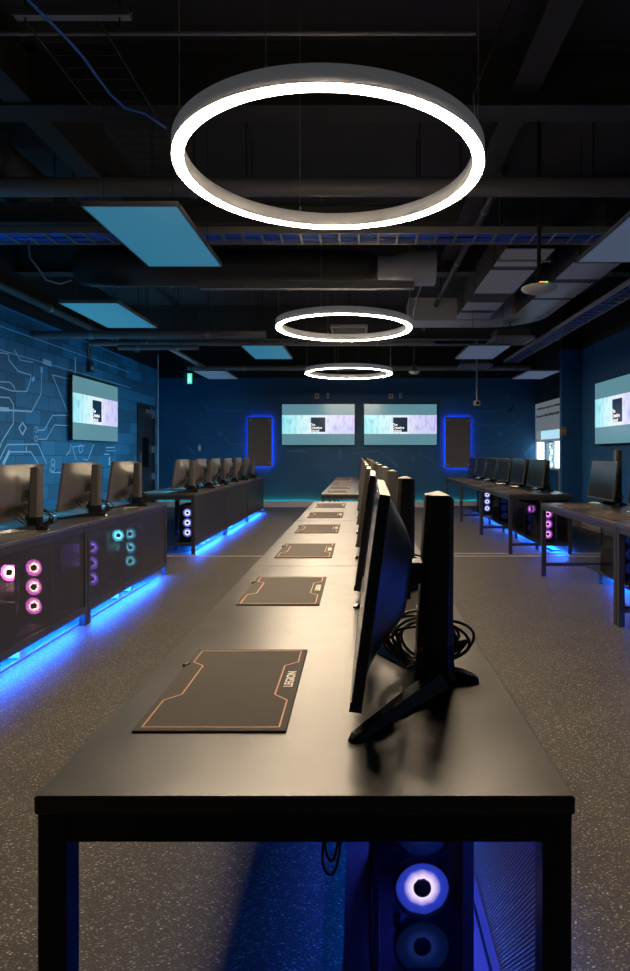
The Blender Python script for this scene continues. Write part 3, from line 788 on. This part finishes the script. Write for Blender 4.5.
pipe('slim pipe running away on the right above the grey ducts', (1.15, 4.9, 3.45), (1.15, 11.1, 3.45), .035, 'duct_black', collars=4)

def beam(label, x0, y0, z0, x1, y1, z1, m_='duct_black'):
    t = thing('steel_beam', ((x0+x1)/2, (y0+y1)/2, z0), label, 'beam', 'beams under the ceiling')
    hx, hy, h = (x1-x0)/2, (y1-y0)/2, z1-z0; f = .016
    MB().box(-hx, -hy, 0, hx, hy, f).build('lower_flange', m_, t)
    MB().box(-hx, -hy, h-f, hx, hy, h).build('upper_flange', m_, t)
    if hx > hy: MB().box(-hx, -.012, f, hx, .012, h-f).build('web', m_, t)
    else: MB().box(-.012, -hy, f, .012, hy, h-f).build('web', m_, t)
beam('dark steel beam above the large ring lamp', XL, 4.02, 3.48, XR, 4.22, ZC)
beam('dark beam crossing just in front of the ladder tray', XL, 4.92, 3.06, .8, 5.02, 3.22)
beam('dark steel beam crossing above the middle ring lamp', XL, 7.6, 3.45, XR, 7.8, ZC)
beam('dark steel beam crossing near the far ring lamp', XL, 11.2, 3.3, XR, 11.4, ZC)
beam('galvanised channel below the fat black duct', -1.62, 6.28, 2.90, .56, 6.36, 2.98, 'strut')
beam('dark steel beam running away left of the large ring lamp', -2.3, -1.0, 3.5, -2.12, 7.6, ZC)
beam('dark steel beam running away right of the large ring lamp', 1.0, -1.0, 3.6, 1.18, 7.6, ZC)

# fat black duct with a grey end piece
t = thing('round_duct', (-2.98, 6.55, 3.185), 'fat black round duct with rounded end behind the ladder tray', 'duct')
MB().lathe([(0, 0), (.13, 0), (.18, .05), (.185, .3), (.185, 2.9), (.165, 3.08), (.12, 3.16), (0, 3.17)], 'y', 32).build('duct', 'duct_black', t)
for o in [o for o in COL.objects if o.parent == t]: o.rotation_euler = (0, 0, -PI/2)
for x in (.5, 1.6, 2.7): MB().cyl((x, 0, .185), (x, 0, ZC-3.185), .008, 6).build('hanger_rod', 'steel_black', t)
t = thing('duct_reducer', (.20, 6.55, 3.185), 'short grey duct piece joined to the right of the black duct', 'duct')
MB().cyl((0, 0, 0), (.14, 0, 0), .12, 24).cyl((.14, 0, 0), (.36, 0, 0), .12, 24, .185).build('cone', 'duct_silver', t)
MB().cyl((.36, 0, 0), (.38, 0, 0), .20, 24).cyl((.38, 0, 0), (.60, 0, 0), .185, 24).build('flange', 'duct_silver', t)
MB().cyl((.48, 0, .185), (.48, 0, ZC-3.185), .008, 6).build('hanger_rod', 'steel_black', t)
# flexible dark duct upper left
t = thing('flexible_duct', (-2.75, 2.2, 3.42), 'dark ribbed flexible duct running away at the upper left', 'duct')
pr = []
for k in range(60): pr += [(.16, k*.055), (.18, k*.055+.0275)]
MB().lathe(pr, 'y', 24).build('ribbed_hose', 'duct_black', t)
for y in (.5, 1.8, 3.0): MB().box(-.19, y, -.19, .19, y+.03, -.18).cyl((-.19, y+.015, -.19), (-.19, y+.015, ZC-3.42), .006, 6).cyl((.19, y+.015, -.19), (.19, y+.015, ZC-3.42), .006, 6).build('hanger', 'steel_black', t)

# silver rectangular ducts on the right
def rduct(label, x0, x1, segs, z=3.20, h=.34, extra=None):
    y0 = segs[0][0]
    t = thing('rectangular_duct', ((x0+x1)/2, y0, z), label, 'duct', 'silver ducts on the right')
    w = (x1-x0)/2
    for a, b in segs: MB().box(-w+.02, a-y0, .012, w-.02, b-y0, h).mat(1).bevbox(-w, a-y0, 0, w, b-y0, .012, .003).build('duct_section', ['duct_black', 'duct_silver'], t)
    for (a, b), (c, d) in zip(segs, segs[1:]): MB().box(-w+.01, b-y0, .0, w-.01, c-y0, h+.01).build('joint_band', 'duct_black', t)
    MB().box(-w-.02, .2, -.05, w+.02, .24, -.035).cyl((-w-.01, .22, -.05), (-w-.01, .22, ZC-z), .006, 6).cyl((w+.01, .22, -.05), (w+.01, .22, ZC-z), .006, 6).build('trapeze_hanger', 'strut', t)
    return t
rduct('silver rectangular duct running away right of the middle ring lamp', 1.42, 1.90, [(6.0, 6.55), (6.68, 7.65), (8.1, 8.55), (8.7, 9.1)])
t = rduct('silver rectangular duct by the right wall with a bend to the left', 2.25, 2.75, [(5.7, 6.35), (6.5, 7.1), (7.25, 7.95), (8.05, 9.0)], z=3.22)
el = MB(); vs = []; n = 10
for k in range(n+1):
    a = PI/2*k/n
    for r in (.28, .81):
        for z in (0, .34): vs.append((-.28-.25-.03+r*math.cos(a), 9.0-5.7+r*math.sin(a), z))
fs = [(0, 1, 3, 2), tuple(n*4+i for i in (0, 2, 3, 1))]
for k in range(n):
    o = k*4; q = o+4
    fs += [(o, q, q+1, o+1), (o+2, o+3, q+3, q+2), (o, o+2, q+2, q), (o+1, q+1, q+3, o+3)]
el.add(vs, fs, False)
el.box(-1.75, 3.58, 0, -.56, 4.11, .34).build('elbow', 'duct_silver', t)

# ladder trays with cables
def tray(label, p0, length, along, w, m_c):
    t = thing('cable_tray', p0, label, 'cable tray', 'cable trays under the ceiling')
    T = (lambda a, b, z: (a, b, z)) if along == 'x' else (lambda a, b, z: (b, a, z))
    def bx(mb, a0, b0, z0, a1, b1, z1):
        q0 = T(a0, b0, z0); q1 = T(a1, b1, z1)
        mb.box(min(q0[0], q1[0]), min(q0[1], q1[1]), z0, max(q0[0], q1[0]), max(q0[1], q1[1]), z1)
    for b in (0, w-.012):
        m = MB(); bx(m, 0, b, 0, length, b+.012, .055); m.build('side_rail', 'strut', t)
    a = .1
    while a < length: m = MB(); bx(m, a, .012, .004, a+.018, w-.012, .016); m.build('rung', 'pipe', t); a += .16
    rnd = random.Random(len(label))
    for i in range(8):
        b = .03+(w-.06)*i/7; pts = []; a = 0
        while a <= length+.01: pts.append(T(a, b+rnd.uniform(-.014, .014), .026+rnd.uniform(0, .012))); a += .22
        m = MB(); m.tube(pts, .0085 if i % 2 else .011, 6); m.build('cable', m_c if i % 4 != 1 else 'cable', t)
    k = .4
    while k < length:
        m = MB()
        for b in (.006, w-.006): q = T(k, b, .05); m.cyl(q, (q[0], q[1], ZC-p0[2]), .005, 6)
        m.build('hanger_rods', 'steel_black', t); k += 1.4
tray('galvanised ladder cable tray with blue cables crossing the whole room', (XL+.1, 5.0, 3.0), 6.3, 'x', .27, 'blue_cable')
tray('cable tray with blue cables running away along the right wall', (2.80, 5.6, 2.98), 6.4, 'y', .26, 'blue_cable')
# basket tray upper left with a strut bar
t = thing('wire_basket_tray', (-1.62, 2.9, 3.32), 'faint wire basket tray running away at the upper left', 'cable tray')
MB().cyl((0, 0, 0), (0, 1.9, 0), .004, 6).cyl((.36, 0, 0), (.36, 1.9, 0), .004, 6).build('side_wires', 'duct_black', t)
m = MB()
for k in range(18): m.cyl((0, .05+k*.105, 0), (.36, .05+k*.105, 0), .003, 6)
m.build('cross_wires', 'duct_black', t)
t = thing('strut_bar', (-1.61, 2.88, 3.26), 'slotted metal strut bar hanging at the upper left corner', 'strut')
m = MB().box(0, 0, 0, .54, .04, .006).box(0, 0, .006, .54, .004, .04).box(0, .036, .006, .54, .04, .04); m.build('channel', 'strut', t)
for x in (.05, .49): MB().cyl((x, .02, -.05), (x, .02, ZC-3.26), .005, 6).build('threaded_rod', 'steel_black', t)
pts = []
for px, py in ((20, -14), (28, 0), (48, 20), (70, 42), (84, 58), (95, 74), (110, 94), (125, 108), (145, 114), (166, 128)):
    d = FPX*1.96/(HY-py); pts.append(((px-VX)*d/FPX, d, CZ+1.96))
wire('blue cable drooping diagonally at the upper left', pts, .007, 'blue_cable', 'network_cable')
pts = []
for px, py, d in ((28, 240, 5.1), (30, 258, 5.1), (38, 268, 5.15), (46, 280, 5.2), (60, 284, 5.25), (72, 280, 5.3)):
    pts.append(((px-VX)*d/FPX, d, CZ+(HY-py)*d/FPX))
wire('pale loose cable dangling below the ladder tray at left', pts, .008, 'strut')

# hanging white pods on poles
def pod(label, x, y, z, r, lights=False):
    t = thing('access_point_pod', (x, y, z), label, 'ceiling pod', 'white pods on poles')
    MB().lathe([(0, -.035), (r*.55, -.032), (r*.9, -.012), (r, .004), (r*.96, .016), (r*.5, .022), (0, .022)], 'z', 36).build('pod', 'white', t)
    MB().bevbox(-r*.55, -.05, .022, r*.55, .05, .062, .01).build('bracket', 'plastic', t)
    MB().cyl((0, 0, .06), (0, 0, ZC-z), .016, 12).cyl((0, 0, .06), (0, 0, .16), .026, 12).build('pole', 'steel_black', t)
    if lights:
        MB().box(-.01, -.054, .036, .025, -.05, .046).build('orange_light', 'orange_led', t)
        MB().box(.03, -.054, .036, .055, -.05, .046).build('green_light', 'green_led', t)
pod('white oval pod on a black pole with tiny indicator lights, at upper right', 1.44, 4.96, 2.54, .14, True)
pod('small white pod on a pole right of the smallest ring lamp', 1.06, 11.9, 2.79, .11)
t = thing('ceiling_camera', (2.32, 12.2, 2.17), 'small pale box camera on a pole above the right backlit panel', 'camera')
MB().bevbox(-.055, -.07, 0, .055, .07, .10, .01).build('body', 'white_trim', t); MB().cyl((0, -.07, .05), (0, -.085, .05), .03, 16).build('lens', 'gloss_plastic', t)
MB().cyl((0, 0, .10), (0, 0, ZC-2.17), .018, 12).build('pole', 'strut', t)
def grille(label, x, y, z, s):
    t = thing('ceiling_grille', (x, y, z), label, 'grille', 'square grilles under the ceiling')
    MB().box(-s, -s, 0, s, -s+.03, .04).box(-s, s-.03, 0, s, s, .04).box(-s, -s+.03, 0, -s+.03, s-.03, .04).box(s-.03, -s+.03, 0, s, s-.03, .04).build('frame', 'strut', t)
    m = MB()
    for k in range(7): m.box(-s+.03, -s+.07+k*(2*s-.14)/6-.008, .005, s-.03, -s+.07+k*(2*s-.14)/6+.008, .03)
    m.build('slats', 'strut', t)
    MB().box(-s*.8, -s*.8, .04, s*.8, s*.8, .16).build('plenum_box', 'duct_black', t)
    MB().cyl((0, 0, .16), (0, 0, ZC-z), .01, 6).build('hanger_rod', 'steel_black', t)
grille('square air grille above the right rear ceiling panel', 2.30, 9.45, 2.93, .30)
grille('square air grille below the right rear ceiling panel', 2.35, 12.7, 2.99, .32)
grille('small grey grille seen through the middle ring lamp', -.15, 9.55, 3.12, .28)

# ------------------------------------------------------------------ camera, world, view
cam = bpy.data.cameras.new('camera'); co = bpy.data.objects.new('camera', cam); COL.objects.link(co)
co.location = (0, 0, CZ); co.rotation_euler = (PI/2, 0, 0)
cam.sensor_fit = 'AUTO'; cam.sensor_width = 36; cam.lens = 36*FPX/971
cam.shift_x = -(VX-315)/971; cam.shift_y = -(485.5-HY)/971
cam.clip_start = .05; cam.clip_end = 60
SC.camera = co
w = bpy.data.worlds.new('world'); SC.world = w; w.use_nodes = True
w.node_tree.nodes['Background'].inputs[0].default_value = (.02, .03, .05, 1); w.node_tree.nodes['Background'].inputs[1].default_value = .3
SC.view_settings.view_transform = 'Standard'; SC.view_settings.look = 'None'
SC.view_settings.exposure = 0; SC.view_settings.gamma = 1; SC.view_settings.use_curve_mapping = False
SC.cycles.transparent_max_bounces = 24; SC.cycles.max_bounces = 10; SC.cycles.diffuse_bounces = 5
SC.cycles.sample_clamp_indirect = 6
